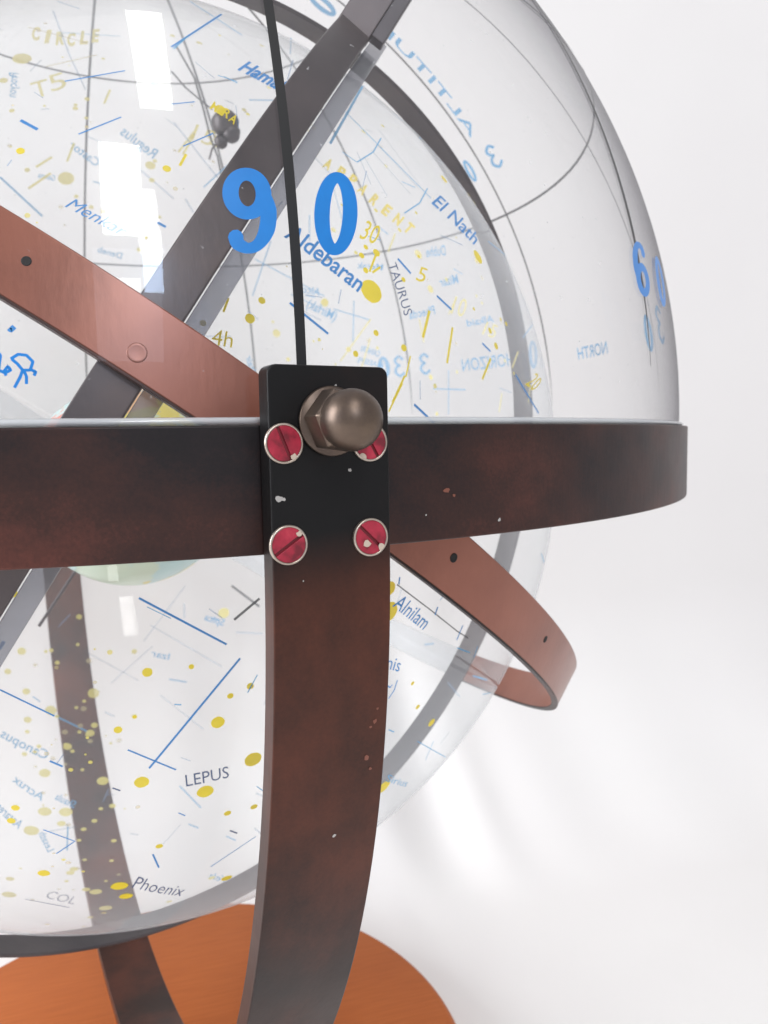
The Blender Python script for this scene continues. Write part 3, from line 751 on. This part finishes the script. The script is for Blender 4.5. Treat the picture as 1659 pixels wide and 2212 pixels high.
# blue printed lines
for pts, w, nr, mt in (([(300, 1291), (489, 1391)], 5, 1, INK_BLUE2), ([(518, 1421), (322, 1658)], 5, 1, INK_BLUE2), ([(276, 1618), (380, 1661)], 4, 1, INK_BLUE2),
    ([(0, 1488), (118, 1545)], 4, 1, INK_BLUE2), ([(118, 1545), (190, 1580)], 4, 0, INK_PALE), ([(108, 1642), (136, 1654)], 5, 1, INK_BLUE2), ([(243, 1700), (260, 1706)], 4, 1, INK_NAVY),
    ([(388, 1697), (434, 1744)], 3, 0, INK_PALE), ([(94, 1790), (162, 1815), (122, 1842)], 3, 1, INK_BLUE2), ([(330, 1843), (343, 1872)], 4, 1, INK_BLUE2), ([(455, 1870), (552, 1805)], 2.5, 1, INK_BLUE2),
    ([(496, 1792), (512, 1798)], 4, 1, INK_NAVY), ([(55, 1940), (150, 1958)], 2.5, 1, INK_NAVY), ([(0, 1400), (10, 1384)], 8, 1, INK_BLUE2), ([(385, 1754), (400, 1760)], 3, 1, INK_BLUE2),
    ([(858, 560), (886, 592)], 6, 1, INK_BLUE2), ([(942, 640), (974, 670)], 6, 1, INK_BLUE2), ([(1040, 742), (1058, 760)], 5, 1, INK_BLUE2), ([(893, 874), (936, 914)], 6, 1, INK_BLUE2), ([(625, 655), (708, 722)], 6, 1, INK_BLUE2),
    ([(45, 262), (82, 282)], 8, 1, INK_BLUE2), ([(968, 800), (968, 895)], 2.5, 0, INK_PALE), ([(935, 840), (1005, 842)], 2.5, 0, INK_PALE), ([(668, 465), (668, 520)], 2.5, 0, INK_PALE),
    ([(720, 668), (800, 692)], 2.5, 0, INK_PALE), ([(764, 650), (762, 740)], 2.5, 0, INK_PALE), ([(585, 520), (545, 640)], 2.5, 0, INK_PALE), ([(550, 560), (700, 640)], 2.5, 0, INK_PALE),
    ([(782, 188), (712, 312)], 5, 1, INK_PALE), ([(742, 240), (930, 430)], 3.5, 1, INK_PALE), ([(815, 278), (880, 365), (905, 400)], 2.5, 0, INK_FAINT), ([(738, 330), (770, 352), (805, 330), (822, 300)], 3, 1, INK_PALE),
    ([(770, 330), (800, 400)], 2, 1, INK_FAINT), ([(785, 340), (835, 425)], 2, 1, INK_FAINT), ([(800, 325), (885, 420)], 2, 1, INK_FAINT), ([(815, 315), (900, 405)], 2, 1, INK_FAINT),
    ([(872, 462), (905, 440), (922, 408)], 3, 1, INK_PALE), ([(712, 380), (740, 480)], 2, 0, INK_PALE), ([(410, 5), (522, 78)], 3.5, 1, INK_PALE), ([(370, 104), (478, 33)], 5, 1, INK_BLUE2),
    ([(375, 108), (405, 80)], 4, 1, INK_PALE), ([(115, 25), (150, 120), (185, 195)], 4, 0, INK_FAINT), ([(140, 178), (270, 155)], 3.5, 1, INK_BLUE2), ([(170, 292), (262, 255)], 3.5, 1, INK_BLUE2),
    ([(0, 383), (92, 468)], 5, 0, INK_PALE), ([(375, 265), (470, 385)], 4, 0, INK_FAINT), ([(300, 365), (375, 430)], 4, 0, INK_FAINT), ([(362, 228), (420, 222)], 3, 1, INK_BLUE2), ([(395, 318), (460, 290)], 3, 1, INK_BLUE2),
    ([(470, 165), (512, 178)], 3, 1, INK_PALE), ([(538, 217), (602, 218)], 4, 0, INK_PALE), ([(400, 430), (418, 460)], 4, 0, INK_FAINT), ([(340, 482), (358, 492)], 6, 1, INK_BLUE2), ([(440, 405), (500, 350)], 3, 0, INK_PALE),
    ([(135, 72), (260, 80)], 2.5, 0, INK_PALE), ([(190, 1410), (300, 1470)], 2, 0, INK_FAINT), ([(240, 1475), (330, 1395)], 2, 0, INK_FAINT), ([(325, 1350), (480, 1440)], 2, 0, INK_FAINT), ([(310, 1385), (400, 1265)], 2, 0, INK_FAINT),
    ([(345, 1500), (440, 1575)], 2, 0, INK_FAINT), ([(345, 1830), (390, 1780)], 2, 0, INK_FAINT), ([(900, 1600), (962, 1635)], 2, 1, INK_PALE), ([(918, 1640), (935, 1600)], 2, 1, INK_PALE), ([(838, 1575), (850, 1580)], 3, 1, INK_PALE),
    ([(1142, 640), (1170, 760)], 5, 0, INK_PALE), ([(1112, 810), (1162, 893)], 6, 1, INK_BLUE2), ([(1128, 640), (1150, 700), (1128, 730)], 4, 0, INK_PALE), ([(1168, 1195), (1174, 1215)], 3, 1, INK_PALE),
    ([(862, 1246), (860, 1262)], 4, 1, INK_BLUE2), ([(944, 1310), (938, 1328)], 4, 1, INK_BLUE2), ([(998, 1350), (985, 1382)], 4, 1, INK_BLUE2), ([(1030, 1395), (1022, 1420)], 3, 1, INK_PALE), ([(925, 60), (890, 20)], 2, 0, INK_FAINT),
    ([(505, 1338), (560, 1292)], 6, 1, INK_GREY), ([(560, 1310), (500, 1265)], 5, 0, INK_GREY), ([(856, 1262), (930, 1318), (985, 1362), (1010, 1378)], 3, 1, INK_GREY),
    ([(380, 100), (420, 170), (440, 240), (455, 300), (470, 340), (480, 390)], 6, 0, INK_GREY), ([(370, 155), (400, 190), (430, 215), (458, 238)], 6, 0, INK_GREY)):
    dash(pts, w, bool(nr), mt)
rnd = random.Random(11)
for k in range(95):           # fine boundary ticks all over
    x = rnd.uniform(0, 1080); y = rnd.choice([rnd.uniform(0, 880), rnd.uniform(1260, 1850)])
    a = rnd.uniform(-.9, .2) + (pi/2 if rnd.random() < .35 else 0); l = rnd.uniform(14, 60)
    dash([(x, y), (x+l*cos(a), y-l*sin(a))], rnd.uniform(2, 3.6), rnd.random() < .3, INK_FAINT if rnd.random() < .6 else INK_PALE)
# two-lobed dark pole fitting with its wire, inside the sphere
def inner(px, py, depth): d = cray(px, py); return C0+d*(depth/d.dot(CF))
def far_arc_text():
    pts = [(800, 78), (838, 100), (872, 126), (904, 156), (935, 190), (962, 222), (985, 250), (1010, 283)]
far_arc_text()
knob = thing('pole_fitting', 'small dark grey two lobed fitting on a thin wire above the copper ring', 'fitting')
def blob(name, c, r, parent, sq=1.0):
    bm = bmesh.new(); bmesh.ops.create_icosphere(bm, subdivisions=3, radius=1)
    for v in bm.verts:
        k = 1+.05*sin(v.co.x*5+v.co.y*3)+.04*sin(v.co.z*7); v.co = Vector(W(Vector(c)))+v.co*(r*S*k)
    me = bpy.data.meshes.new(name); bm.to_mesh(me); bm.free(); me.materials.append(M_steel)
    for p in me.polygons: p.use_smooth = True
    return link(bpy.data.objects.new(name, me), parent)
def tube(name, pts, r, mat_, parent, seg=10):
    vv, ff = [], []
    for i, p in enumerate(pts):
        t = (pts[min(i+1, len(pts)-1)]-pts[max(i-1, 0)]).normalized(); a = t.orthogonal().normalized(); b_ = t.cross(a)
        for k in range(seg): vv.append(p+(a*cos(2*pi*k/seg)+b_*sin(2*pi*k/seg))*r)
    for i in range(len(pts)-1):
        for k in range(seg): ff.append((i*seg+k, i*seg+(k+1) % seg, i*seg+seg+(k+1) % seg, i*seg+seg+k))
    return mesh_obj(name, vv, ff, mat_, parent)
k1 = inner(488, 268, 16.5); k2 = inner(478, 306, 16.5)
blob('large_lobe', k1, .28, knob); blob('small_lobe', k2, .14, knob); blob('large_lobe', inner(500, 288, 16.5), .19, knob)
tube('wire', [inner(*q, 16.5) for q in ((470, 305), (458, 322), (452, 345))], .018, M_steel, knob)

# ------------------------------------------------------------------ little earth at the centre
earth = thing('earth_globe', 'small coloured earth globe inside the star globe, half hidden by the ring', 'earth globe')
m, N, L, P = mat('map_print'); M_earth = m
vo = N.new('ShaderNodeTexVoronoi'); vo.inputs['Scale'].default_value = 38
tc = N.new('ShaderNodeTexCoord'); L.new(tc.outputs['Object'], vo.inputs['Vector'])
hs = ramp(N, [(0, (.75, .62, .12)), (.28, (.80, .45, .22)), (.5, (.62, .76, .60)), (.72, (.70, .22, .16)), (1, (.80, .72, .3))]); hs.color_ramp.interpolation = 'CONSTANT'
sepc = N.new('ShaderNodeSeparateColor'); L.new(vo.outputs['Color'], sepc.inputs[0]); L.new(sepc.outputs[0], hs.inputs[0])
nn_ = noise(N, L, 16, 5, .6); rr_ = ramp(N, [(.53, (0, 0, 0)), (.54, (1, 1, 1))]); L.new(nn_.outputs[0], rr_.inputs[0])
mx = N.new('ShaderNodeMixRGB'); mx.inputs[1].default_value = (.50, .72, .70, 1); L.new(rr_.outputs[0], mx.inputs[0]); L.new(hs.outputs[0], mx.inputs[2])
L.new(mx.outputs[0], P.inputs['Base Color']); P.inputs['Roughness'].default_value = .25
CE = inner(285, 1050, 15.9)
uvsphere('earth_ball', CE, 1.98, NK, -pi/2, pi/2, M_earth, earth, 96, 48)
tube('earth_axis', [CE-NK*3.2, CE-NK*1.98], .03, M_steel, earth)
